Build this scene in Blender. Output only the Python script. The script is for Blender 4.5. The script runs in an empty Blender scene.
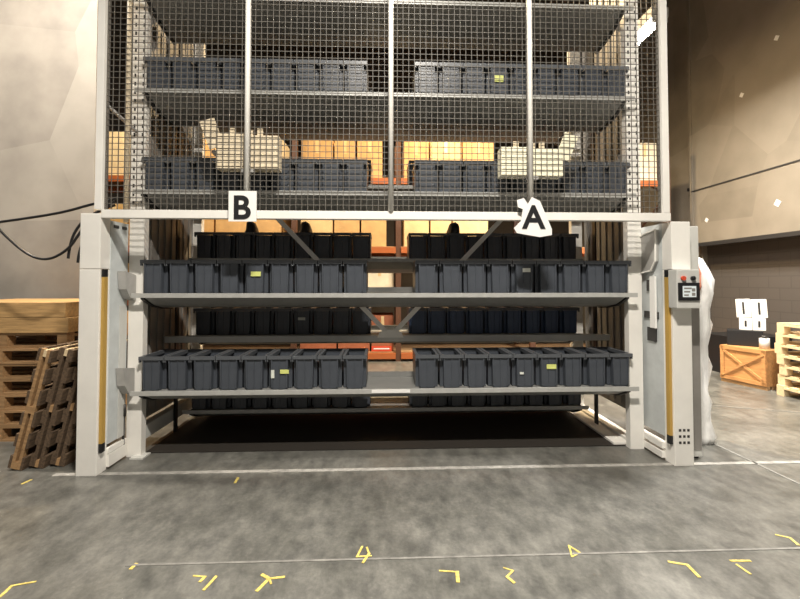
import bpy, bmesh, math, random
from mathutils import Matrix, Vector
random.seed(7)
S = bpy.context.scene
COL = S.collection
R = math.radians

# ---------------------------------------------------------------- camera
cam_data = bpy.data.cameras.new('camera')
cam_data.sensor_fit = 'HORIZONTAL'
cam_data.sensor_width = 36.0
cam_data.lens = 420.0 / 800.0 * 36.0
cam_data.shift_y = -0.0356
cam_data.clip_start = 0.05
cam = bpy.data.objects.new('camera', cam_data)
COL.objects.link(cam)
cam.location = (-0.056, -3.37, 1.5)
cam.rotation_euler = (R(91.5), 0, R(-2.2))
S.camera = cam

# ---------------------------------------------------------------- exposure / world
S.view_settings.view_transform = 'Standard'
S.view_settings.look = 'None'
S.view_settings.gamma = 1.0
S.view_settings.exposure = 0.0
w = bpy.data.worlds.new('world'); S.world = w
w.use_nodes = True
w.node_tree.nodes['Background'].inputs[0].default_value = (1.0, 0.93, 0.84, 1)
w.node_tree.nodes['Background'].inputs[1].default_value = 0.22

# ---------------------------------------------------------------- lamps (x, y, z, length axis, watts, colour)
LAMPS = [
    ('y', 3.64, 2.45, 5.10, 380, (1, .92, .80), 'glowing linear high bay lamp visible beside the right guard post'),
    ('y', 4.0, 0.4, 5.10, 480, (1, .95, .89), 'added unseen high bay lamp over the aisle right of the machine'),  # out of view, added to brighten the floor on the right
    ('x', 0.2, -2.9, 5.5, 560, (1, .93, .83), 'added unseen high bay lamp over the aisle in front of the machine'),  # out of view, added to light the machine front and near floor
    ('x', -3.9, 0.3, 6.3, 320, (1, .90, .78), 'linear high bay lamp above the left hand pallets'),
    ('x', 1.2, 3.4, 6.6, 560, (1, .74, .42), 'added unseen high bay lamp between the machine and the pallet rack'),  # out of view, added to throw warm light on the carton fronts
    ('x', -3.8, 3.6, 6.6, 280, (1, .74, .42), 'added unseen high bay lamp between the left wall and the pallet rack'),  # out of view, added to warm the left end of the rack
]
MARKS = [[[(-1.882, -1.258), (-1.889, -1.185), (-1.798, -1.161)]], [[(-1.023, -1.148), (-0.964, -1.157), (-0.973, -1.192)], [(-0.908, -1.159), (-0.93, -1.249)]], [[(-0.562, -1.173), (-0.634, -1.184), (-0.67, -1.265)], [(-0.678, -1.154), (-0.634, -1.184), (-0.615, -1.22)]], [[(-0.178, -0.945), (-0.201, -1.031), (-0.125, -1.026)], [(-0.15, -0.955), (-0.136, -1.008), (-0.166, -1.081)]], [[(0.237, -1.159), (0.324, -1.17), (0.316, -1.242)]], [[(0.575, -1.149), (0.616, -1.173), (0.571, -1.216), (0.594, -1.26)]], [[(0.997, -0.981), (1.031, -1.044), (0.971, -1.076), (0.997, -0.981)]], [[(1.472, -1.136), (1.552, -1.163), (1.547, -1.254)]], [[(1.811, -1.141), (1.913, -1.145)], [(1.817, -1.173), (1.826, -1.242)]], [[(2.27, -0.926), (2.324, -0.958), (2.307, -1.023)]], [[(-1.17, -0.069), (-1.165, -0.149)]], [[(-2.74, -0.104), (-2.727, -0.042)]], [[(-1.372, -1.043), (-1.376, -1.082)]]]
ACARD = [(1.012, 2.159), (1.069, 2.175), (1.102, 2.127), (1.135, 2.184), (1.2, 2.152), (1.248, 2.039), (1.295, 1.926), (1.295, 1.878), (1.197, 1.861), (1.01, 1.893), (0.986, 1.933), (1.044, 1.989), (1.061, 2.086), (1.02, 2.102)]
CABLES = [[(-3.379, 0.25, 1.983), (-3.017, 0.25, 2.036), (-2.734, 0.25, 2.088), (-2.514, 0.25, 2.157), (-2.301, 0.25, 2.209)], [(-3.355, 0.25, 2.0), (-3.157, 0.25, 1.784), (-2.928, 0.25, 1.667), (-2.735, 0.25, 1.768), (-2.64, 0.25, 1.92), (-2.529, 0.25, 2.089), (-2.35, 0.25, 2.192)], [(-2.766, 0.25, 1.701), (-2.753, 0.25, 1.852), (-2.675, 0.25, 2.004), (-2.546, 0.25, 2.106), (-2.383, 0.25, 2.166)], [(-2.717, 0.25, 1.667), (-2.704, 0.25, 1.81), (-2.609, 0.25, 1.971), (-2.513, 0.25, 2.072)]]
# ---------------------------------------------------------------- helpers
def tag(o, label=None, cat=None, group=None, kind=None):
    if label: o['label'] = label
    if cat: o['category'] = cat
    if group: o['group'] = group
    if kind: o['kind'] = kind
    return o

def empty(name, loc=(0, 0, 0), rz=0, label=None, cat=None, group=None):
    o = bpy.data.objects.new(name, None); COL.objects.link(o)
    o.location = loc; o.rotation_euler = (0, 0, rz)
    o.empty_display_size = .1
    return tag(o, label, cat, group)

class MB:
    """collects shapes into one mesh"""
    def __init__(s): s.bm = bmesh.new(); s.mi = 0
    def _fin(s, faces):
        for f in faces: f.material_index = s.mi
    def box(s, x0, x1, y0, y1, z0, z1, M=None, bev=0):
        vs = [s.bm.verts.new(M @ Vector(c) if M else Vector(c)) for c in
              [(x0,y0,z0),(x1,y0,z0),(x1,y1,z0),(x0,y1,z0),(x0,y0,z1),(x1,y0,z1),(x1,y1,z1),(x0,y1,z1)]]
        fs = [s.bm.faces.new([vs[i] for i in q]) for q in
              [(3,2,1,0),(4,5,6,7),(0,1,5,4),(1,2,6,5),(2,3,7,6),(3,0,4,7)]]
        s._fin(fs)
        if bev:
            es = list({e for f in fs for e in f.edges})
            bmesh.ops.bevel(s.bm, geom=es, offset=bev, segments=2, affect='EDGES', profile=.7)
        return s
    def bar(s, a, b, w, h, up=(0, 0, 1)):
        a = Vector(a); b = Vector(b); d = (b - a); L = d.length; d.normalize()
        u = Vector(up)
        x = d.cross(u)
        if x.length < 1e-4: x = d.cross(Vector((1, 0, 0)))
        x.normalize(); z = x.cross(d)
        M = Matrix(((x.x, d.x, z.x, a.x), (x.y, d.y, z.y, a.y), (x.z, d.z, z.z, a.z), (0, 0, 0, 1)))
        return s.box(-w/2, w/2, 0, L, -h/2, h/2, M)
    def tube(s, pts, r, n=10, closed_ends=True):
        pts = [Vector(p) for p in pts]; rings = []
        up = Vector((0, 0, 1))
        for i, p in enumerate(pts):
            d = (pts[min(i+1, len(pts)-1)] - pts[max(i-1, 0)]).normalized()
            x = d.cross(up)
            if x.length < 1e-3: x = d.cross(Vector((0, 1, 0)))
            x.normalize(); y = d.cross(x)
            rings.append([s.bm.verts.new(p + x*math.cos(t)*r + y*math.sin(t)*r) for t in [2*math.pi*k/n for k in range(n)]])
        fs = []
        for a, b in zip(rings, rings[1:]):
            for k in range(n):
                fs.append(s.bm.faces.new([a[k], a[(k+1) % n], b[(k+1) % n], b[k]]))
        for f in fs: f.smooth = True
        fs.append(s.bm.faces.new(rings[0][::-1])); fs.append(s.bm.faces.new(rings[-1]))
        s._fin(fs); return s
    def prism(s, poly, axis, a0, a1):
        """poly of 2D points, extruded along axis from a0 to a1"""
        def P(p, a):
            return {'x': (a, p[0], p[1]), 'y': (p[0], a, p[1]), 'z': (p[0], p[1], a)}[axis]
        A = [s.bm.verts.new(P(p, a0)) for p in poly]; B = [s.bm.verts.new(P(p, a1)) for p in poly]
        n = len(poly); fs = [s.bm.faces.new(A), s.bm.faces.new(B[::-1])]
        for k in range(n): fs.append(s.bm.faces.new([A[(k+1) % n], A[k], B[k], B[(k+1) % n]]))
        s._fin(fs); return s
    def frustum(s, b, t):
        """b, t = (x0,x1,y0,y1,z) open bottom/top rectangles joined by sides only"""
        def ring(q): x0,x1,y0,y1,z = q; return [s.bm.verts.new(c) for c in [(x0,y0,z),(x1,y0,z),(x1,y1,z),(x0,y1,z)]]
        a = ring(b); c = ring(t); fs = []
        for k in range(4): fs.append(s.bm.faces.new([a[k], a[(k+1)%4], c[(k+1)%4], c[k]]))
        s._fin(fs); return a, c
    def mesh(s, name, mats):
        bmesh.ops.recalc_face_normals(s.bm, faces=s.bm.faces[:])
        m = bpy.data.meshes.new(name); s.bm.to_mesh(m); s.bm.free()
        for q in (mats if isinstance(mats, (list, tuple)) else [mats]): m.materials.append(q)
        return m
    def build(s, name, mats, parent=None):
        o = bpy.data.objects.new(name, s.mesh(name, mats)); COL.objects.link(o)
        if parent: o.parent = parent
        return o

def copy_tree(o, parent=None):
    c = o.copy(); COL.objects.link(c); c.parent = parent
    for ch in list(o.children): copy_tree(ch, c)
    return c

def struct(o): o['kind'] = 'structure'; return o

# ---------------------------------------------------------------- materials
def mat(name, col, rough=.6, metal=0.0, noise=0.0, nscale=6, stretch=(1, 1, 1), bump=0.0, col2=None, spec=.5):
    m = bpy.data.materials.new(name); m.use_nodes = True
    nt = m.node_tree; b = nt.nodes['Principled BSDF']
    b.inputs['Roughness'].default_value = rough; b.inputs['Metallic'].default_value = metal
    b.inputs['Specular IOR Level'].default_value = spec
    c = (*col, 1)
    b.inputs['Base Color'].default_value = c
    if noise or col2 or bump:
        tc = nt.nodes.new('ShaderNodeTexCoord'); mp = nt.nodes.new('ShaderNodeMapping')
        mp.inputs['Scale'].default_value = stretch
        nt.links.new(tc.outputs['Object'], mp.inputs['Vector'])
        n = nt.nodes.new('ShaderNodeTexNoise'); n.inputs['Scale'].default_value = nscale
        n.inputs['Detail'].default_value = 6; n.inputs['Roughness'].default_value = .62
        nt.links.new(mp.outputs[0], n.inputs['Vector'])
        r = nt.nodes.new('ShaderNodeValToRGB')
        r.color_ramp.elements[0].position = .3; r.color_ramp.elements[1].position = .7
        lo = tuple(v * (1 - noise) for v in col); hi = col2 if col2 else tuple(min(1, v * (1 + noise)) for v in col)
        r.color_ramp.elements[0].color = (*lo, 1); r.color_ramp.elements[1].color = (*hi, 1)
        nt.links.new(n.outputs['Fac'], r.inputs[0]); nt.links.new(r.outputs[0], b.inputs['Base Color'])
        if bump:
            bp = nt.nodes.new('ShaderNodeBump'); bp.inputs['Strength'].default_value = bump
            bp.inputs['Distance'].default_value = .01
            nt.links.new(n.outputs['Fac'], bp.inputs['Height']); nt.links.new(bp.outputs[0], b.inputs['Normal'])
    return m

def emit(name, col, strength):
    m = bpy.data.materials.new(name); m.use_nodes = True
    b = m.node_tree.nodes['Principled BSDF']
    b.inputs['Base Color'].default_value = (*col, 1)
    b.inputs['Emission Color'].default_value = (*col, 1); b.inputs['Emission Strength'].default_value = strength
    return m

WHITE = mat('white_powder_coat', (.80, .78, .73), .45, 0, .06, 3)
GREYWHITE = mat('pale_grey_powder_coat', (.56, .56, .53), .45, 0, .07, 4)
PANEL = mat('bluish_plastic_panel', (.52, .55, .55), .3, 0, .12, 5)
STEEL = mat('galvanised_steel', (.40, .39, .37), .42, .15, .14, 9)
SHELF = mat('grey_shelf_steel', (.22, .22, .21), .5, .1, .1, 7)
LIP = mat('worn_shelf_lip', (.42, .42, .40), .4, .1, .1, 12)
SIDE = mat('dull_side_sheet', (.26, .245, .225), .55, .2, .16, 3)
WIRE = mat('mesh_wire', (.115, .105, .09), .6)
BIN = mat('charcoal_bin_plastic', (.058, .066, .080), .38, 0, .12, 8)
BIN_B = mat('blue_charcoal_bin_plastic', (.05, .08, .15), .38, 0, .12, 8)
BINRIM = mat('bin_rim_plastic', (.085, .092, .102), .35)
BLACK = mat('black_plastic', (.012, .012, .013), .4)
DARKM = mat('dark_metal', (.05, .048, .046), .5, .5)
YELLOW = mat('ochre_yellow_strip', (.46, .29, .07), .4)
YPAINT = mat('yellow_marking_paint', (.58, .46, .12), .7, 0, .4, 50)
PAPER = mat('white_paper', (.80, .79, .76), .7)
LABELY = mat('yellow_green_label', (.62, .66, .20), .6)
LABELW = mat('white_label', (.66, .68, .62), .6)
CREAM = mat('cream_sheet', (.66, .56, .40), .6, 0, .2, 14)
CREAMW = mat('bright_cream_sheet', (.86, .82, .62), .5, 0, .08, 10)
WOOD = mat('pallet_pine', (.36, .215, .10), .7, 0, .35, 4, (1, 12, 12), .3)
WOODP = mat('pale_pine', (.66, .52, .32), .7, 0, .15, 4, (1, 10, 10), .2)
WOODD = mat('weathered_pine', (.105, .068, .04), .8, 0, .45, 5, (12, 2, 12), .4)
PLY = mat('orange_plywood', (.50, .25, .09), .65, 0, .25, 5, (1, 6, 6))
FILM = mat('clouded_stretch_film', (.90, .89, .87), .25, 0, .12, 18, (1, 1, .3), .9)
RED = mat('red_paint', (.60, .07, .03), .45)
ORANGE = mat('rack_orange', (.42, .12, .035), .45)
BLUEST = mat('rack_dark_upright', (.10, .045, .025), .5)
CARD = mat('cardboard', (.58, .36, .15), .75, 0, .12, 6)
CARD2 = mat('pale_cardboard', (.70, .50, .25), .75, 0, .12, 6)
REDCARD = mat('reddish_cardboard', (.34, .11, .05), .75, 0, .15, 6)
CARD3 = mat('white_carton', (.74, .66, .50), .7, 0, .1, 6)
LCD = emit('lit_grey_display', (.55, .60, .60), .35)
LAMPM = emit('lamp_diffuser', (1, .95, .85), 22)

# floor material: polished mottled concrete
def floor_mat():
    m = bpy.data.materials.new('polished_concrete'); m.use_nodes = True
    nt = m.node_tree; b = nt.nodes['Principled BSDF']; L = nt.links.new
    tc = nt.nodes.new('ShaderNodeTexCoord')
    def noise(sc, det, stretch=(1,1,1), rot=0):
        mp = nt.nodes.new('ShaderNodeMapping'); mp.inputs['Scale'].default_value = stretch
        mp.inputs['Rotation'].default_value = (0, 0, rot); L(tc.outputs['Object'], mp.inputs[0])
        n = nt.nodes.new('ShaderNodeTexNoise'); n.inputs['Scale'].default_value = sc; n.inputs['Detail'].default_value = det
        n.inputs['Roughness'].default_value = .65; L(mp.outputs[0], n.inputs['Vector']); return n
    n1 = noise(2.6, 10); n2 = noise(11, 10, (1, .55, 1), .5); n3 = noise(45, 5)
    r1 = nt.nodes.new('ShaderNodeValToRGB')
    e = r1.color_ramp.elements; e[0].position = .33; e[1].position = .68
    e[0].color = (.085, .085, .077, 1); e[1].color = (.165, .163, .150, 1)
    L(n1.outputs['Fac'], r1.inputs[0])
    r2 = nt.nodes.new('ShaderNodeValToRGB'); e = r2.color_ramp.elements
    e[0].position = .35; e[1].position = .72; e[0].color = (.72, .72, .72, 1); e[1].color = (1.4, 1.39, 1.34, 1)
    L(n2.outputs['Fac'], r2.inputs[0])
    mx = nt.nodes.new('ShaderNodeMix'); mx.data_type = 'RGBA'; mx.blend_type = 'MULTIPLY'; mx.inputs[0].default_value = 1
    L(r1.outputs[0], mx.inputs[6]); L(r2.outputs[0], mx.inputs[7])
    r3 = nt.nodes.new('ShaderNodeValToRGB'); e = r3.color_ramp.elements
    e[0].position = .3; e[1].position = .75; e[0].color = (.85, .85, .85, 1); e[1].color = (1.15, 1.15, 1.15, 1)
    L(n3.outputs['Fac'], r3.inputs[0])
    m2 = nt.nodes.new('ShaderNodeMix'); m2.data_type = 'RGBA'; m2.blend_type = 'MULTIPLY'; m2.inputs[0].default_value = 1
    L(mx.outputs[2], m2.inputs[6]); L(r3.outputs[0], m2.inputs[7]); L(m2.outputs[2], b.inputs['Base Color'])
    rr = nt.nodes.new('ShaderNodeMapRange'); rr.inputs[3].default_value = .20; rr.inputs[4].default_value = .46
    L(n2.outputs['Fac'], rr.inputs[0]); L(rr.outputs[0], b.inputs['Roughness'])
    bp = nt.nodes.new('ShaderNodeBump'); bp.inputs['Strength'].default_value = .12; bp.inputs['Distance'].default_value = .004
    L(n3.outputs['Fac'], bp.inputs['Height']); L(bp.outputs[0], b.inputs['Normal'])
    return m

def wall_mat(name, base, dark, light, angle):
    """painted wall with angular lighter and darker patches"""
    m = bpy.data.materials.new(name); m.use_nodes = True
    nt = m.node_tree; b = nt.nodes['Principled BSDF']; L = nt.links.new
    b.inputs['Roughness'].default_value = .6
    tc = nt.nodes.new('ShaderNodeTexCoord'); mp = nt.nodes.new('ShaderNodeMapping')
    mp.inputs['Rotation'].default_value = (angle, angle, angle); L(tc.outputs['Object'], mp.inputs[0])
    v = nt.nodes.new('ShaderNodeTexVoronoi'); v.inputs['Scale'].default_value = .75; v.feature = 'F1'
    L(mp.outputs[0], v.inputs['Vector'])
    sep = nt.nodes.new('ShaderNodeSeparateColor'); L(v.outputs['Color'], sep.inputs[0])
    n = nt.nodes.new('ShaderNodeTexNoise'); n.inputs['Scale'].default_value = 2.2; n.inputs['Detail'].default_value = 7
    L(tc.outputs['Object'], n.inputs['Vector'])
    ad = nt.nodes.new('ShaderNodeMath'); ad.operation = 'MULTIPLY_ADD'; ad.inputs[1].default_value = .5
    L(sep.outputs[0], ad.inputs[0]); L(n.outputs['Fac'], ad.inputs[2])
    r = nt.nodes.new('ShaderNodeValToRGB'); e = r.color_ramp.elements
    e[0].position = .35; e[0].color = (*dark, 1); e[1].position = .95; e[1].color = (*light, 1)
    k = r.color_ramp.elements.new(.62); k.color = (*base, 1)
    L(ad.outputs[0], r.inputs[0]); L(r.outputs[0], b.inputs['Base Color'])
    return m

def block_mat():
    m = bpy.data.materials.new('dark_block_wall'); m.use_nodes = True
    nt = m.node_tree; b = nt.nodes['Principled BSDF']; L = nt.links.new
    b.inputs['Roughness'].default_value = .7
    tc = nt.nodes.new('ShaderNodeTexCoord'); mp = nt.nodes.new('ShaderNodeMapping')
    mp.inputs['Rotation'].default_value = (R(90), 0, R(90))
    sx = nt.nodes.new('ShaderNodeSeparateXYZ'); cb = nt.nodes.new('ShaderNodeCombineXYZ')
    L(tc.outputs['Object'], sx.inputs[0]); L(sx.outputs[1], cb.inputs[0]); L(sx.outputs[2], cb.inputs[1])
    br = nt.nodes.new('ShaderNodeTexBrick'); br.inputs['Scale'].default_value = 1
    br.inputs['Brick Width'].default_value = .4; br.inputs['Row Height'].default_value = .2; br.inputs['Mortar Size'].default_value = .008
    br.inputs['Color1'].default_value = (.080, .069, .060, 1); br.inputs['Color2'].default_value = (.085, .073, .063, 1)
    br.inputs['Mortar'].default_value = (.066, .057, .049, 1)
    L(cb.outputs[0], br.inputs['Vector']); L(br.outputs['Color'], b.inputs['Base Color'])
    return m

FLOORM = floor_mat()
WALLL = wall_mat('pale_patchy_wall', (.36, .33, .29), (.27, .25, .22), (.44, .41, .36), .6)
WALLR = wall_mat('tan_panel_wall', (.205, .178, .138), (.170, .147, .113), (.24, .21, .165), .3)
WALLD = mat('dark_back_wall', (.06, .047, .036), .8, 0, .15, 1)
BLOCK = block_mat()

# ---------------------------------------------------------------- setting
struct(MB().box(-11, 8, -7, 11, -.2, 0).build('floor', FLOORM))
struct(MB().box(-11, 8, -7, 11, 9.2, 9.4).build('ceiling', WALLD))
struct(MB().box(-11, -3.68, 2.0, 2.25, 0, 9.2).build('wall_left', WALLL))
struct(MB().box(-11, 8, 10.8, 11, 0, 9.2).build('wall_back', WALLD))
struct(MB().box(6.55, 6.8, -7, 10.8, 0, 9.2).build('wall_right', BLOCK))
u = MB()
u.box(6.2, 6.55, -7, 4.95, 2.25, 9.2)
struct(u.build('wall_right_upper', WALLR))
struct(MB().box(6.45, 6.55, 4.952, 10.8, 0, 9.2).build('wall_right_far', WALLR))
# panel seam and lower edge trims on the upper right wall, running with the wall
struct(MB().box(6.188, 6.199, -7, 4.9, 3.32, 3.345).build('trim_1', DARKM))
struct(MB().box(6.15, 6.199, -7, 4.95, 2.2, 2.27).build('trim_2', DARKM))
struct(MB().box(6.188, 6.199, 4.86, 4.90, 2.27, 9.1).build('trim_3', WALLR))
# floor joints (light filled saw cuts)
JOINT = mat('pale_joint_filler', (.30, .29, .265), .7, 0, .35, 14)
JOINT2 = mat('faint_joint_filler', (.19, .185, .168), .7, 0, .3, 14)
struct(MB().box(-2.62, 6.5, .015, .062, 0, .003).build('trim_4', JOINT))
struct(MB().box(-1.42, 6.5, -1.06, -1.045, 0, .003).build('trim_5', JOINT2))
struct(MB().bar((3.2, 1.9, .001), (6.4, .7, .001), .02, .004).build('trim_6', JOINT2))
struct(MB().bar((3.05, -1.05, .001), (2.9, 4.4, .001), .02, .004).build('trim_7', JOINT2))

p = empty('wall_pipe', (6.35, 5.12, 2.2), 0, 'thin dark vertical pipe on the right wall just past the tan panel edge', 'pipe')
MB().tube([(0, 0, -2.0), (0, 0, 2.4)], .022, 8).build('pipe_run', DARKM, p)
c = MB().box(-.05, .07, -.04, .04, -.03, .03).build('clamp', BLACK, p)
c2 = MB().box(-.05, .07, -.04, .04, 1.2, 1.26).build('clamp', BLACK, p)

for (y, z, s, lab) in [(3.04, 2.755, .09, 'white painted glint on the tan wall, lowest and nearest of four'),
                     (4.51, 2.70, .07, 'small white painted glint low on the tan wall near its far edge'),
                     (3.66, 4.77, .07, 'small pale painted glint high on the tan wall above the seam'),
                     (2.99, 5.39, .07, 'small pale painted glint highest on the tan wall')]:
    M = Matrix.Translation((6.195, y, z)) @ Matrix.Rotation(.6, 4, 'X')
    o = MB().box(-.003, .004, -s/2, s/2, -s/2, s/2, M).build('wall_glint', PAPER)  # flat white squares standing in for glints of light on the wall
    tag(o, lab, 'painted glint', 'painted glints on the tan wall')

# ---------------------------------------------------------------- lamps
for i, (ax, x, y, z, W, colr, lab) in enumerate(LAMPS):
    t = empty('high_bay_light', (x, y, z), 0 if ax == 'y' else R(90), lab, 'lamp', 'linear high bay lamps under the ceiling')
    MB().box(-.12, .12, -.42, .42, .02, .09, bev=.008).build('housing', GREYWHITE, t)
    for q in (-.115, .105): MB().box(q, q + .01, -.42, .42, -.05, .019).build('reflector_lip', GREYWHITE, t)
    for q in (-.42, .41): MB().box(-.104, .104, q, q + .01, -.12, .019).build('reflector_end', GREYWHITE, t)
    MB().box(-.09, .09, -.38, .38, .0, .019).build('diffuser', LAMPM, t)
    hg = MB(); hg.bar((0, -.3, .09), (0, -.3, 9.2 - z), .012, .012); hg.bar((0, .3, .09), (0, .3, 9.2 - z), .012, .012)
    hg.build('hanger', DARKM, t)
    ld = bpy.data.lights.new('lamp_glow', 'AREA'); ld.shape = 'RECTANGLE'; ld.size = .17; ld.size_y = .76
    ld.energy = W; ld.color = colr
    lo = bpy.data.objects.new('lamp_glow', ld); COL.objects.link(lo); lo.parent = t; lo.location = (0, 0, -.02)

# ---------------------------------------------------------------- carousel frame
fr = empty('carousel_machine', (0, 0, 0), 0, 'tall grey steel frame of the vertical storage carousel with side sheets', 'storage machine')
TOP = 4.7
for x0, x1 in ((-2.265, -2.14), (2.16, 2.285)):
    for y0 in (.36, 1.5):
        m = MB(); m.box(x0, x1, y0, y0 + .07, 0, TOP)
        if y0 < 1:
            m.mi = 1
            for k in range(34):
                z = 2.1 + k * .075
                m.box(x0 + .02, x0 + .035, y0 - .003, y0 + .001, z, z + .03)
                m.box(x1 - .035, x1 - .02, y0 - .003, y0 + .001, z, z + .03)
        m.build('column', [WHITE, DARKM], fr)
m = MB(); m.box(-2.245, -2.23, .44, 1.49, .26, TOP); 
for k in range(8): m.box(-2.229, -2.22, .5 + k*.125, .53 + k*.125, .3, TOP)
m.build('side_panel', SIDE, fr)
m = MB(); m.box(2.31, 2.325, .44, 1.49, .26, TOP)
for k in range(8): m.box(2.30, 2.309, .5 + k*.125, .53 + k*.125, .3, TOP)
m.build('side_panel', SIDE, fr)
MB().box(-2.225, -2.15, .44, 1.49, .12, .24).build('base_rail', GREYWHITE, fr)
MB().box(2.2, 2.31, .44, 1.7, .012, .05).build('base_rail', WHITE, fr)
MB().box(-2.2, -2.09, .30, .42, 0, .012).build('foot_plate', GREYWHITE, fr)
MB().box(2.05, 2.195, .44, 1.5, .012, .03).build('foot_plate', WHITE, fr)
MB().box(-2.2, 2.25, .84, .90, .905, .965).build('cross_beam', GREYWHITE, fr)
MB().box(-2.2, 2.25, .84, .90, 4.2, 4.26).build('cross_beam', STEEL, fr)
MB().bar((.0, .825, .97), (-1.75, .825, 2.80), .045, .012, (0, 1, 0)).build('diagonal_brace', WHITE, fr)
MB().bar((.02, .825, .97), (1.77, .825, 2.80), .045, .012, (0, 1, 0)).build('diagonal_brace', WHITE, fr)
MB().prism([(-.12, .95), (.14, .95), (.12, 1.0), (.05, 1.03), (-.03, 1.03), (-.1, 1.0)], 'y', .805, .818).build('gusset_plate', WHITE, fr)
MB().box(-2.14, 2.15, .43, 2.5, .001, .011).build('floor_shade', mat('dark_floor_shade', (.022, .018, .014), .7), fr)  # thin dark sheet standing in for the shade under the machine
for x in (-2.136, 2.152):
    MB().box(x - .007, x + .007, .92, .98, 0, TOP).build('chain_guide', BLACK, fr)

# ---------------------------------------------------------------- carousel shelves and bins
def shelf_proto(hw):
    t = empty('carousel_shelf')
    prof = [(0, 0), (.5, 0), (.5, -.14), (.32, -.135), (.16, -.105), (.06, -.06), (0, -.03)]
    MB().prism(prof, 'x', -hw + .1, hw - .1).build('tray', SHELF, t)
    MB().box(-hw, hw, -.014, -.001, -.034, .004, bev=.002).build('front_lip', LIP, t)
    MB().box(-hw + .1, hw - .1, .47, .49, .001, .05).build('back_rail', SHELF, t)
    for s in (-1, 1):
        e = MB(); pr = [(-.002, .0), (.04, .0), (.5, .0), (.5, -.16), (.34, -.15), (.17, -.12), (.06, -.075), (-.002, -.045)]
        x = s * (hw - .083); e.prism(pr, 'x', x - .012, x + .012); e.build('end_bracket', DARKM, t)
    return t

def bin_mesh_set():
    w = .1045; h = .285; d = .40
    b = MB(); wt = .101; wb = .098
    # outer and inner skins of an open tapered box
    ob = (-wb, wb, .062, d - .03, 0); ot = (-wt, wt, .056, d - .012, h - .03)
    a, c = b.frustum(ob, ot)
    ib = (-wb + .004, wb - .004, .066, d - .034, .005); it = (-wt + .004, wt - .004, .060, d - .016, h - .03)
    a2, c2 = b.frustum(ib, it)
    b.bm.faces.new(a[::-1]); b.bm.faces.new(a2)
    for k in range(4): b.bm.faces.new([c[k], c[(k+1)%4], c2[(k+1)%4], c2[k]])
    # bowed front panel standing proud of the recessed corners
    b.prism([(-.068, .0), (-.073, h - .032), (.073, h - .032), (.068, .0)], 'y', .014, .063)
    for s in (-1, 1):
        b.bar((s*.062, .012, .012), (s*.066, .010, h - .034), .010, .012, (0, 1, 0))
    b.bar((.0, .013, .012), (.0, .011, h - .034), .006, .008, (0, 1, 0))
    body = b.mesh('bin_body', BIN)
    r = MB()
    r.box(-w, w, 0, .014, h - .03, h); r.box(-w, w, d - .014, d, h - .03, h)
    r.box(-w, -w + .026, .0141, d - .0141, h - .03, h); r.box(w - .026, w, .0141, d - .0141, h - .03, h)
    for s in (-1, 1):
        r.box(s*.1 - .005, s*.1 + .005, .004, .030, h - .05, h - .031)
    return body, r.mesh('bin_rim', BINRIM)

BODY, RIM = bin_mesh_set()
BODY_B = BODY.copy(); BODY_B.materials.clear(); BODY_B.materials.append(BIN_B)
ORD = ['first', 'second', 'third', 'fourth', 'fifth', 'sixth', 'seventh', 'eighth', 'ninth', 'tenth', 'eleventh', 'twelfth']
shelf0 = None
BINW = .2155
rows = []
for z, nm in ((.575, 'lowest front'), (1.40, 'second lowest front'), (2.285, 'third lowest front'), (3.16, 'fourth lowest front'), (3.985, 'topmost front')):
    rows.append((.28, z, nm, 0))
for z, nm in ((.20, 'lowest rear'), (.945, 'second lowest rear'), (1.745, 'third lowest rear'), (2.525, 'fourth lowest rear'), (3.31, 'fifth lowest rear')):
    rows.append((1.0 if z < .3 else 1.08, z, nm, 1))
LABELS = {('lowest front', 0, 5): [(.045, .150, LABELY, .075, .035), (-.055, .13, LABELW, .028, .07)],
          ('second lowest front', 0, 4): [(.01, .165, LABELY, .085, .04)],
          ('second lowest front', 1, 4): [(.02, .2, LABELW, .07, .035)],
          ('lowest front', 1, 5): [(.02, .175, LABELY, .085, .04)],
          ('lowest front', 1, 4): [(-.03, .12, LABELW, .035, .02)],
          ('second lowest rear', 0, 5): [(-.01, .17, LABELW, .08, .03)],
          ('fourth lowest front', 1, 3): [(.0, .15, LABELY, .08, .06)]}
binproto = None
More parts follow.
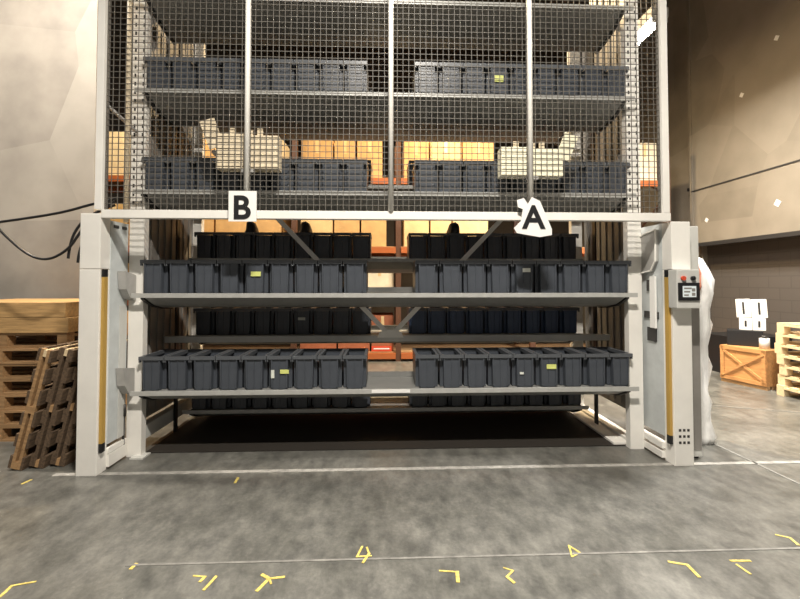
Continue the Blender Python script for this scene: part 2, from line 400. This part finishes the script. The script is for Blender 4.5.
for (y, z, nm, rear) in rows:
    lab = 'long grey steel carousel shelf, the %s one' % nm
    if shelf0 is None: sh = shelf0 = shelf_proto(2.19)
    else: sh = copy_tree(shelf0)
    sh.location = (0, y, z)
    if rear: sh.scale = (.955, 1, 1)
    tag(sh, lab, 'shelf', 'carousel shelves')
    if nm == 'topmost front': continue
    for half in (0, 1):
        for k in range(9):
            x = (-2.139 + BINW*(k + .5)) if half == 0 else (.215 + BINW*(k + .5))
            if rear: x *= .955
            blue = rear and nm == 'second lowest rear' and half == 1
            if binproto is None:
                b = empty('storage_bin')
                o1 = bpy.data.objects.new('bin_body', BODY); COL.objects.link(o1); o1.parent = b
                o2 = bpy.data.objects.new('rim', RIM); COL.objects.link(o2); o2.parent = b
                binproto = b; bl = [o1, o2]
            else:
                b = binproto.copy(); COL.objects.link(b)
                bl = []
                for ch in (q for q in binproto.children if q.name.startswith(('bin_body', 'rim'))):
                    c = ch.copy(); COL.objects.link(c); c.parent = b; bl.append(c)
            if blue: bl[0].data = BODY_B
            b.location = (x, y + .012, z + .005)
            if rear: b.scale = (.955, 1, .96)
            colour = 'dark blue grey' if blue else 'charcoal grey'
            extra = ''
            sp = LABELS.get((nm, half, k))
            if sp: extra = ' with sticker'
            tag(b, '%s bin%s, %s from left, %s run of %s shelf' % (colour, extra, ORD[k], 'left' if half == 0 else 'right', nm),
                'bin', 'bins in the %s run of the %s shelf' % ('left' if half == 0 else 'right', nm))
            if sp:
                for (lx, lz, lm, lw, lh) in sp:
                    s_ = MB().box(lx - lw/2, lx + lw/2, .003, .0055, lz - lh/2, lz + lh/2).build('sticker', lm, b)
                    s_['label'] = 'yellow green sticker' if lm is LABELY else 'white sticker'
# copied trees: the prototypes' prototypes carry no stickers of others
pl = MB().box(-.16, .17, .262, .2655, .548, .577).build('shelf_sticker', PAPER)
pl.parent = shelf0; pl.matrix_parent_inverse = Matrix.Identity(4); pl.location = (0, -.28, -.575)
pl['label'] = 'long white sticker on the lip'

# dark goods poking out of some rear bins
def lump(name, x, y, z, sx, sy, sz, m, label, cat, seed, group=None):
    rnd = random.Random(seed); bm = bmesh.new(); bmesh.ops.create_icosphere(bm, subdivisions=3, radius=1)
    for v in bm.verts:
        c = v.co; k = 1 + .16*math.sin(3.1*c.x + seed) * math.cos(2.7*c.y + seed) + .07*math.sin(9*c.z + 4*c.x)+ rnd.uniform(-.02, .02)
        q = ((1 - c.z**4)**.25) / max(.15, math.sqrt(max(0, 1 - c.z*c.z))) if abs(c.z) < .999 else 0
        v.co = Vector((c.x*sx*k*q, c.y*sy*k*q, c.z*sz*(k if c.z > 0 else 1)))
    for f in bm.faces: f.smooth = True
    me = bpy.data.meshes.new(name); bm.to_mesh(me); bm.free(); me.materials.append(m)
    o = bpy.data.objects.new(name, me); COL.objects.link(o); o.location = (x, y, z)
    return tag(o, label, cat, group)
for i, (kx, lab) in enumerate([(-.926, 'dark wrapped bundle in the fourth rear row, nearest the centre gap'),
                               (-1.52, 'dark wrapped bundle in the fourth rear row, farthest left'),
                               (.72, 'dark wrapped bundle in the fourth rear row, right of the centre gap')]):
    lump('wrapped_bundle', kx, 1.32, 1.955, .072, .11, .185, BLACK, lab, 'bundle', i*3 + 1)

# ---------------------------------------------------------------- guard frame around the opening
g = empty('guard_frame', (0, 0, 0), 0, 'off-white front guard frame with crossbar, side posts and slim upright tubes', 'frame')
GT = 4.7
for (xa, xb, sd) in ((-2.43, -2.275, 'l'), (2.315, 2.475, 'r')):
    m = MB(); m.box(xa, xb, 0, .12, 0, 1.60, bev=.006); m.box(xa, xb, 0, .12, 1.604, 2.04 if sd == 'l' else 2.0, bev=.006)
    if sd == 'r':
        m.mi = 1
        for kx in range(3):
            for kz in range(3): m.box(2.35 + kx*.035, 2.37 + kx*.035, -.002, .001, .18 + kz*.05, .20 + kz*.05)
    m.build('side_post', [WHITE, DARKM], g)
MB().box(-2.274, 2.314, 0, .07, 2.005, 2.07, bev=.004).build('crossbar', WHITE, g)
for x in (-1.15, .0, 1.143):
    MB().tube([(x, .003, 2.071), (x, .003, GT)], .022, 12).build('upright_tube', WHITE, g)
for x in (-2.30, 2.28):
    MB().box(x - .028, x + .028, 0, .05, 2.071, GT, bev=.004).build('guard_upright', WHITE, g)
MB().tube([(-2.215, .22, 2.0), (-2.215, .22, GT)], .02, 10).build('inner_tube', CREAM, g)
MB().bar((-2.29, .06, 2.93), (-2.2, .34, 2.80), .02, .02).build('stay', STEEL, g)

# wire mesh panels
def mesh_panel(x0, x1, label):
    t = empty('wire_mesh_panel', (0, .03, 0), 0, label, 'mesh panel', 'wire mesh guard panels')
    m = MB(); z0, z1 = 2.075, GT - .02; wr = .0023
    n = round((x1 - x0) / .048)
    for k in range(n + 1):
        x = x0 + (x1 - x0)*k/n; m.box(x - wr, x + wr, -.003, .003, z0, z1)
    nz = round((z1 - z0) / .048)
    for k in range(nz + 1):
        z = z0 + (z1 - z0)*k/nz; m.box(x0, x1, .0031, .008, z - wr, z + wr)
    m.build('wire_grid', WIRE, t)
    f = MB()
    for x in (x0 + .006, x1 - .006): f.box(x - .006, x + .006, .0085, .016, z0, z1)
    f.build('panel_edge', WIRE, t)
    return t
mesh_panel(-2.265, -1.155, 'black wire mesh panel left of the B tube')
mesh_panel(-1.145, -.005, 'black wire mesh panel between the B tube and the centre tube')
mesh_panel(.005, 1.138, 'black wire mesh panel between the centre tube and the A tube')
mesh_panel(1.148, 2.25, 'black wire mesh panel right of the A tube')

# left inner end: panel between post and column
L = empty('machine_side_cover', (-2.27, .12, 0), 0, 'pale grey cover sheet with drive brackets beside the left post', 'cover panel')
MB().box(-.012, 0, 0, .23, .2, 2.0).build('cover_sheet', PANEL, L)
MB().box(-.02, .015, 0, .23, .02, .12).build('bottom_rail', WHITE, L)
MB().box(-.02, .012, 0, .23, .125, .165).build('bottom_rail', WHITE, L)
for y in (.01, .12): MB().box(.001, .004, y + .02, y + .085, 1.945, 1.97).build('vent_slot', BLACK, L)
for z in (1.46, .66):
    b = MB(); b.prism([(.08, z + .13), (.235, z + .10), (.235, z - .12), (.16, z - .1), (.1, z - .02)], 'x', .005, .07)
    b.build('drive_bracket', STEEL, L)
b = MB(); b.bar((.004, .2, .1), (.004, .2, .42), .006, .02); b.tube([(.012, .2, .36), (.012, .2, .46)], .012, 8); b.build('cable_clip', DARKM, L)
b = MB().box(.001, .008, .12, .2, .2, 1.3).build('strip_flap', GREYWHITE, L)

Rr = empty('machine_side_cover', (2.315, .12, 0), 0, 'off-white cover with rounded inspection plate beside the right post', 'cover panel')
MB().box(0, .012, 0, .32, .2, 2.0).build('cover_sheet', PANEL, Rr)
MB().box(-.03, .02, 0, .32, .02, .075).build('bottom_rail', WHITE, Rr)
MB().box(-.03, .02, 0, .32, .1, .15).build('bottom_rail', WHITE, Rr)
b = MB(); b.prism([(.03, 1.95), (.20, 1.93), (.30, 1.88), (.305, 1.66), (.26, 1.58), (.10, 1.60), (.04, 1.68)], 'x', -.03, -.004)
b.build('inspection_plate', STEEL, Rr)
b = MB(); ring = [(.03, 1.95), (.20, 1.93), (.30, 1.88), (.305, 1.66), (.26, 1.58), (.10, 1.60), (.04, 1.68)]
for q0, q1 in zip(ring, ring[1:] + ring[:1]): b.bar((-.036, *q0), (-.036, *q1), .012, .012)
b.build('plate_rim', WHITE, Rr)
b = MB(); b.prism([(.24, 1.25), (.32, 1.36), (.36, 1.33), (.33, 1.22), (.33, .60), (.36, .50), (.32, .48), (.25, .58)], 'x', -.1, -.07)
b.build('guide_bracket', WHITE, Rr)
for q in ((.05, .24, 1.18, 1.24), (.08, .2, .98, 1.1), (.08, .2, 1.42, 1.52)): MB().box(-.012, -.002, *q).build('wiring_block', DARKM, Rr)
b = MB(); b.box(-.03, -.013, .06, .13, 1.1, 1.55); b.build('drive_belt', PAPER, Rr)

# safety light curtain strips
for x, lab in ((-2.262, 'slim yellow safety strip on the left side post'), (2.302, 'slim yellow safety strip on the right side post')):
    t = empty('safety_light_strip', (x, .03, 0), 0, lab, 'safety strip', 'yellow safety strips')
    MB().box(-.012, .012, -.01, .03, .24, 1.54).build('strip_body', YELLOW, t)
    MB().box(-.012, .012, -.012, .03, 1.541, 1.60).build('end_cap', BLACK, t)
    MB().box(-.012, .012, -.012, .03, .17, .239).build('end_cap', BLACK, t)

# control cabinet and panel on the right
cb = empty('control_cabinet', (2.57, .25, 0), 0, 'narrow pale grey electrical cabinet standing beside the right post', 'cabinet')
MB().box(-.09, .075, -.12, .12, .02, 1.98, bev=.005).build('cabinet_body', GREYWHITE, cb)
MB().box(-.08, .065, -.128, -.121, .08, 1.30).build('cabinet_door', SIDE, cb)
MB().box(-.07, .055, -.1, .1, 0, .0199).build('plinth', DARKM, cb)
MB().tube([(-.05, -.128, 1.7), (-.05, -.132, 1.7)], .012, 10).build('lock', DARKM, cb)
cp = empty('control_terminal', (2.375, -.002, 1.29), 0, 'off-white control box with a black framed display and buttons', 'control box')
MB().box(-.095, .095, -.1, 0, 0, .31, bev=.008).build('housing', GREYWHITE, cp)
sc = MB().box(-.087, .087, -.112, -.101, .062, .205, bev=.004).build('screen_frame', BLACK, cp)
d = MB(); d.box(-.055, .055, -.1145, -.1125, .09, .178); 
d.build('display', LCD, sc)
d = MB()
for k in range(3): d.box(-.045, -.008 + .012*k, -.116, -.1148, .10 + k*.027, .112 + k*.027)
for k in range(2): d.box(.018, .046, -.116, -.1148, .10 + k*.035, .125 + k*.035)
d.build('screen_readout', SIDE, sc)
for x, mm, nm2 in ((-.045, RED, 'red_button'), (.035, BLACK, 'black_button')):
    MB().tube([(x, -.101, .24), (x, -.118, .24)], .018, 14).build(nm2, mm, cp)

# stretch film bundle behind the cabinet
def film():
    bm = bmesh.new(); n = 28; rings = []
    zs = [0, .06, .2, .35, .5, .7, .9, 1.1, 1.25, 1.4, 1.52, 1.64, 1.72, 1.77]
    for j, z in enumerate(zs):
        r0 = [.17, .18, .15, .18, .14, .16, .13, .18, .16, .20, .20, .17, .11, .02][j]
        ring = []
        for k in range(n):
            a = 2*math.pi*k/n
            r = r0*(1 + .10*math.sin(5*a + z*6) + .08*math.sin(3*a - z*15) + .06*math.sin(11*a - z*9))
            ring.append(bm.verts.new((math.cos(a)*r*.85, math.sin(a)*r, z)))
        rings.append(ring)
    for a, b in zip(rings, rings[1:]):
        for k in range(n): f = bm.faces.new([a[k], a[(k+1)%n], b[(k+1)%n], b[k]]); f.smooth = True
    bm.faces.new(rings[0][::-1]); bm.faces.new(rings[-1])
    me = bpy.data.meshes.new('film_wrap'); bm.to_mesh(me); bm.free(); me.materials.append(FILM)
    return me
fb = empty('stretch_wrapped_bundle', (2.91, .60, 0), 0, 'tall lumpy bundle in white stretch film behind the right cabinet', 'bundle')
o = bpy.data.objects.new('film_wrap', film()); COL.objects.link(o); o.parent = fb
st = MB()
st.tube([(-.03, -.10, 1.745), (-.06, -.17, 1.68), (-.05, -.20, 1.58), (-.06, -.215, 1.46), (-.09, -.20, 1.36)], .012, 8)
st.build('red_strap', mat('faded_red_strap', (.66, .25, .16), .5), fb)

# ---------------------------------------------------------------- signs
def letter(ch, size, m, parent, loc):
    cu = bpy.data.curves.new('letter', 'FONT'); cu.body = ch; cu.size = size; cu.extrude = .002; cu.offset = .006
    cu.align_x = 'CENTER'; cu.align_y = 'CENTER'
    tmp = bpy.data.objects.new('tmp', cu); COL.objects.link(tmp)
    dg = bpy.context.evaluated_depsgraph_get(); me = bpy.data.meshes.new_from_object(tmp.evaluated_get(dg))
    bpy.data.objects.remove(tmp); me.materials.clear(); me.materials.append(m)
    xs = [v.co.x for v in me.vertices]; ys = [v.co.y for v in me.vertices]
    cx = (min(xs)+max(xs))/2; cy = (min(ys)+max(ys))/2
    for v in me.vertices: v.co.x -= cx; v.co.y -= cy
    o = bpy.data.objects.new('letter', me); COL.objects.link(o); o.parent = parent; o.location = loc
    o.rotation_euler = (R(90), 0, 0); return o
sB = empty('letter_sign', (-1.165, -.04, 1.98), R(0), 'square white card with black letter B on the crossbar', 'sign', 'letter signs')
MB().box(-.108, .108, -.004, .004, -.005, .235).build('card', PAPER, sB)
letter('B', .255, BLACK, sB, (.0, -.007, .106))
ac = [(x - 1.15, z - 1.86) for x, z in ACARD]
sA = empty('letter_sign', (1.15, -.045, 1.86), 0, 'irregular cut white card with black letter A on the crossbar', 'sign', 'letter signs')
MB().prism(ac, 'y', -.004, .004).build('card', PAPER, sA)
letter('A', .26, BLACK, sA, (-.004, -.007, .163))

# pick light boxes hung on the tubes behind the mesh
for (x0, x1, z0, z1, s, mm, lab) in ((-1.417, -.915, 2.42, 2.705, -1, CREAM, 'tan sheet box with tilted flap behind the mesh above the B sign'),
                                     (.92, 1.44, 2.385, 2.625, 1, CREAMW, 'bright cream sheet box with tilted flap behind the mesh above the A sign')):
    t = empty('sheet_box', ((x0+x1)/2, .06, z0), 0, lab, 'box', 'sheet boxes behind the mesh')
    hw = (x1 - x0)/2; h = z1 - z0
    m = MB(); m.box(-hw, -.03, 0, .12, 0, h, bev=.004); m.box(-.028, hw, .004, .12, 0, h - .01, bev=.004); m.build('box_body', mm, t)
    xe = s*hw
    m = MB(); m.bar((xe, .02, h*.62), (xe + s*.075, .0, h + .11), .012, .12, (0, 0, 1) if 0 else (1, 0, .3)); m.build('side_flap', mm, t)
    for q in (-.12, .02, .1): MB().box(q - .03, q + .015, .03, .04, h, h + .045 + .1*abs(q)).build('top_flap', CREAM, t)
    MB().box(-.05, .05, .0, .05, -.03, -.001).build('hook', STEEL, t)

# cables
for i, pts in enumerate(CABLES):
    cu = bpy.data.curves.new('cable', 'CURVE'); cu.dimensions = '3D'; cu.bevel_depth = .011; cu.bevel_resolution = 3
    sp = cu.splines.new('NURBS'); sp.points.add(len(pts) - 1)
    for q, p_ in zip(sp.points, pts): q.co = (p_[0], p_[1] + .045*i, p_[2], 1)
    sp.use_endpoint_u = True; sp.order_u = 3
    ob = bpy.data.objects.new('tmp', cu); COL.objects.link(ob)
    dg = bpy.context.evaluated_depsgraph_get(); me = bpy.data.meshes.new_from_object(ob.evaluated_get(dg)); bpy.data.objects.remove(ob)
    me.materials.clear(); me.materials.append(BLACK)
    o = bpy.data.objects.new('power_cable', me); COL.objects.link(o)
    tag(o, ['black cable running nearly straight from the left edge to the machine top',
            'black cable sagging lowest between left edge and machine top',
            'black cable curving up steeply, left of its neighbour, behind the left post',
            'short black cable curving up nearest the left side post'][i], 'cable', 'cables by the left post')
# ---------------------------------------------------------------- pallets on the left
def pallet(nm, W, D, H, m, planks=6):
    """flat pallet, origin at centre of its base"""
    t = empty(nm); th = .02; bw = .09
    top = MB()
    for k in range(planks):
        y = -D/2 + (D - .1)*k/(planks-1); top.box(-W/2, W/2, y, y + .1, H - th, H)
    top.build('top_deck', m, t)
    bt = MB()
    for y in (-D/2, -.05, D/2 - .1): bt.box(-W/2, W/2, y, y + .1, 0, th)
    bt.build('bottom_deck', m, t)
    for x in (-W/2, -bw/2, W/2 - bw):
        s = MB()
        for y in (-D/2, -.05, D/2 - .1): s.box(x, x + bw, y, y + .1, th + .0005, H - th - .024)
        s.box(x, x + bw, -D/2, D/2, H - th - .0235, H - th - .0005)
        s.build('stringer', m, t)
    return t
ph = .145
base = pallet('wooden_pallet', 1.2, 1.0, .143, WOOD)
words = ['at the bottom of', 'second up in', 'third up in', 'fourth up in', 'fifth up in', 'sixth up in', 'topmost in']
for k in range(7):
    o = base if k == 0 else copy_tree(base)
    o.location = (-3.68 + random.uniform(-.025, .025), 1.27 + random.uniform(-.015, .015), k*ph)
    tag(o, 'brown wooden pallet, %s the flat stack by the left wall' % words[k], 'pallet', 'pallets stacked flat at left')
for k in range(2):
    o = MB().box(-4.35, -3.06 - .03*k, .76, 1.72, 1.016 + k*.146, 1.16 + k*.146, bev=.006).build('timber_block', mat('bright_timber', (.50, .31, .13), .7, 0, .25, 4, (1, 10, 10), .3) if k == 0 else bpy.data.materials['bright_timber'])
    tag(o, ['lower thick golden timber block lying on the left pallet stack', 'upper thick golden timber block on top of the left pallet stack'][k], 'timber', 'timber blocks on the pallet stack')
lp = None
for k, (x, y, tilt, lab) in enumerate([(-2.985, .40, 13.2, 'weathered pallet standing on edge, leftmost of the leaning ones'),
                                 (-2.845, .43, 13.2, 'dark weathered pallet standing on edge, second of the leaning ones'),
                                 (-2.705, .46, 13.2, 'dark weathered pallet leaning nearest the left side post')]):
    if lp is None:
        lp = empty('leaning_pallet'); H = .97; D = .56; T = .115
        # standing: thickness x, depth y, height z
        a = MB(); 
        for q in range(6):
            z = .87*q/5; a.box(-T/2, -T/2 + .02, -D/2, D/2, z, z + .1)
        a.build('deck', WOODD, lp)
        a = MB()
        for q in range(6):
            z = .87*q/5; a.box(T/2 - .02, T/2, -D/2, D/2, z, z + (.1 if q in (0, 5) else .12))
        a.build('deck', WOODD, lp)
        for y2 in (-D/2, -.02, D/2 - .04):
            for xs in (-T/2 + .0205, T/2 - .045):
                MB().box(xs, xs + .0245, y2 + .002, y2 + .042, .0, H).build('stringer', WOOD if y2 == -D/2 else WOODD, lp)
        for z in (.0, .45, .91):
            MB().box(-T/2 + .0455, T/2 - .0455, -D/2, D/2, z, z + .055).build('spacer', WOODP if z > .9 else WOOD, lp)
        o = lp
    else:
        o = copy_tree(lp)
        for ch in o.children:
            if ch.data.materials[0] is WOOD and not ch.name.startswith('spacer'):
                ch.data = ch.data.copy(); ch.data.materials[0] = WOODD
    o.location = (x, y, .014); o.rotation_euler = (0, R(tilt), 0)
    tag(o, lab, 'pallet', 'pallets leaning on edge')

# ---------------------------------------------------------------- right side: crate, pallets, white bundle
cr = empty('plywood_crate', (5.36, 2.62, 0), R(0), 'orange brown plywood crate with crossed battens by the right wall', 'crate')
ang = math.atan2(2.95 - 2.3, 5.05 - 5.27)  # long face direction
cr.rotation_euler = (0, 0, R(105))
m = MB(); m.box(-.31, .31, -.06, .22, .05, .55); m.build('crate_body', PLY, cr)
for yy in (.221, ):
    f = MB()
    for (a, b) in (((-.31, .08), (.31, .08)), ((-.31, .52), (.31, .52)), ((-.28, .06), (-.28, .54)), ((.28, .06), (.28, .54))):
        f.bar((a[0], yy + .008, a[1]), (b[0], yy + .008, b[1]), .05, .016, (0, 1, 0))
    f.build('face_frame', PLY, cr)
    f = MB(); f.bar((-.28, yy + .008, .11), (.28, yy + .008, .49), .035, .016, (0, 1, 0)); f.bar((-.28, yy + .02, .49), (.28, yy + .02, .11), .035, .008, (0, 1, 0))
    f.build('crossed_batten', PLY, cr)
f = MB()
for yy in (-.03, .08, .19): f.box(-.31, .31, yy - .03, yy + .03, 0, .049)
f.build('skid', WOOD, cr)
pb = pallet('pale_pallet', 1.05, .95, .135, WOODP)
w7 = ['at the bottom of', 'second up in', 'third up in', 'fourth up in', 'fifth up in', 'sixth up in', 'topmost in']
for k in range(7):
    o = pb if k == 0 else copy_tree(pb)
    o.location = (5.73 + random.uniform(-.02, .02), 1.62 + random.uniform(-.02, .02), k*.137); o.rotation_euler = (0, 0, R(random.uniform(-1.5, 1.5)))
    tag(o, 'pale pine pallet, %s the stack against the right wall' % w7[k], 'pallet', 'pale pallets stacked at right')
lo_ = pallet('orange_pallet', .9, .8, .14, PLY)
lo_.location = (6.04, 4.35, .0); tag(lo_, 'low orange brown pallet on the floor behind the plywood crate', 'pallet')
lo2 = MB().box(-.45, .45, -.3, .3, 0, .14).build('plywood_board', PLY); lo2.location = (6.04, 4.35, .141)
tag(lo2, 'thick orange plywood board lying on the low pallet behind the crate', 'board')
db = MB().box(-.5, .5, -.35, .35, .0, .62, bev=.01).build('dark_carton', BLACK); db.location = (6.0, 3.5, 0)
tag(db, 'black wrapped carton on the floor behind the plywood crate', 'carton')
sn = empty('grey_canister', (5.34, 2.41, .552), 0, 'small grey canister standing on the plywood crate', 'canister')
MB().tube([(0, 0, 0), (0, 0, .15)], .06, 16).build('canister_body', GREYWHITE, sn)
MB().tube([(0, 0, .151), (0, 0, .185)], .03, 12).build('cap', DARKM, sn)
k = 0
for (dx, dz, ww, hh) in ((-.085, .0, .15, .18), (.07, .0, .15, .18), (-.10, .185, .17, .27), (.08, .185, .18, .27)):
    t = empty('white_foam_block', (5.44 + dx*.74, 2.70 - dx*.67, .787 + dz), 0, None, 'foam block', 'white foam blocks above the crate')
    t['label'] = ['lower left white slotted foam block above the crate', 'lower right white slotted foam block above the crate',
                  'upper left white slotted foam block above the crate', 'upper right white slotted foam block above the crate'][k]
    t.rotation_euler = (0, R(-3 if k > 1 else 0), R(-42))
    MB().box(-ww/2, ww/2, -.07, .07, 0, hh, bev=.008).build('block_body', PAPER, t)
    MB().box(-.012, .014, -.074, -.071, .05, hh - .04).build('slot', DARKM, t)
    k += 1
dk = MB().box(-.22, .2, -.10, .10, 0, .234, bev=.01).build('black_case', BLACK); dk.location = (5.36, 2.74, .552); dk.rotation_euler = (0, 0, R(-42))
tag(dk, 'black case on the plywood crate under the white foam blocks', 'case')

# ---------------------------------------------------------------- pallet rack and cartons behind the machine
rk = empty('pallet_rack', (0, 4.6, 0), 0, 'orange pallet racking loaded with cartons behind the carousel', 'pallet rack')
XU = [-6.9, -4.3, -1.75, .22, 2.8, 5.5]
for x in XU:
    m = MB()
    for y in (0, .95): m.box(x - .05, x + .05, y, y + .08, 0, 4.4)
    zz = .2; sgn = 0
    while zz < 3.8:
        m.bar((x, .06 if sgn else .97, zz), (x, .97 if sgn else .06, zz + .6), .03, .03); zz += .6; sgn ^= 1
    m.build('upright', BLUEST, rk)
LEV = [.16, 1.18, 2.16, 3.48]
for z in LEV:
    for a, b in zip(XU, XU[1:]):
        for y in (-.02, .98): MB().box(a + .051, b - .051, y, y + .05, z - .11, z).build('beam', ORANGE, rk)
for z in LEV:
    MB().box(-6.8, 5.4, .04, .97, z + .001, z + .02).build('deck', WOOD, rk)
lvl = ['lowest', 'second lowest', 'third lowest', 'fourth lowest', 'topmost']
hts = [.72, .68, .9, .85, .9]
cnt = {}
for li, z in enumerate(LEV):
    for a, b in zip(XU, XU[1:]):
        x = a + .1
        while x < b - .45:
            ww = random.choice([.42, .5, .62, .7]); ww = min(ww, b - .08 - x)
            hh = hts[li]*random.uniform(.86, 1.0)
            mm, cn = random.choice([(CARD, 'brown'), (CARD, 'brown'), (CARD2, 'tan'), (CARD3, 'cream')])
            if li == 1 and -.4 < x < .2: mm, cn = CARD3, 'cream'
            xc = x + ww/2
            keep = {0: -1.9 < xc < .2, 1: -.7 < xc < .2 or xc < -4.3, 2: xc < 2.0, 3: -3.9 < xc < 2.3 or xc > 4.7 or xc < -4.5}[li]
            if not keep: x += ww + .015; continue
            if li == 0: mm, cn = REDCARD, 'reddish brown'
            t = empty('carton', (xc, 5.1, z + .021), 0, None, 'carton', 'cartons on the %s rack level' % lvl[li])
            cnt[li] = cnt.get(li, 0) + 1
            n = ['first','second','third','fourth','fifth','sixth','seventh','eighth','ninth','tenth','eleventh','twelfth','thirteenth','fourteenth',
                 'fifteenth','sixteenth','seventeenth','eighteenth','nineteenth','twentieth','twenty-first','twenty-second','twenty-third','twenty-fourth','twenty-fifth','twenty-sixth','twenty-seventh','twenty-eighth','twenty-ninth','thirtieth'][cnt[li]-1]
            t['label'] = '%s carton, %s from left on the %s rack level' % (cn, n, lvl[li])
            MB().box(-ww/2 + .01, ww/2 - .01, -.42, .4, 0, hh, bev=.006).build('carton_body', mm, t)
            MB().box(-.03, .03, -.4225, -.4205, hh*.62, hh - .01).build('tape', CARD2 if mm is not CARD2 else CARD3, t)
            x += ww + .015
rs = empty('red_sign', (-.10, 4.655, .235), 0, 'small red sign plate on the rack behind the carousel centre gap', 'sign')
MB().box(-.19, .19, -.01, .0, -.05, .05).build('plate', RED, rs)
MB().box(-.15, .15, -.013, -.011, -.012, .012).build('stripe', PAPER, rs)

# ---------------------------------------------------------------- chalk and paint marks on the floor
MLAB = ['yellow paint mark at the lower left corner of the floor', 'yellow paint tick, third from the left near the bottom edge', 'yellow paint squiggle just right of a tick mark',
        'yellow painted figure 4 on the floor near the thin joint', 'yellow hooked paint mark right of the figure 4', 'faint yellow looped paint mark right of the hooked mark',
        'small yellow looped mark lying on the thin floor joint', 'long yellow angled stroke on the floor at right', 'yellow arrow-like stroke right of the angled stroke',
        'faint yellow mark near the right edge of the floor', 'tiny yellow dash just in front of the wide joint', 'tiny pale dash in front of the leaning pallets', 'tiny pale dash at the left end of the thin joint']
for i, strokes in enumerate(MARKS):
    m = MB(); wd = .014 if i not in (5, 6, 9) else .011
    zz = .0012
    for s in strokes:
        for a, b in zip(s, s[1:]):
            zz += .0004
            a_ = Vector((*a, zz)); b_ = Vector((*b, zz)); d = (b_ - a_).normalized()*wd*.35
            m.bar(a_ - d, b_ + d, wd*random.uniform(.7, 1.4), .0018)
    o = m.build('floor_mark', YPAINT); tag(o, MLAB[i], 'paint mark', 'paint marks on the floor')
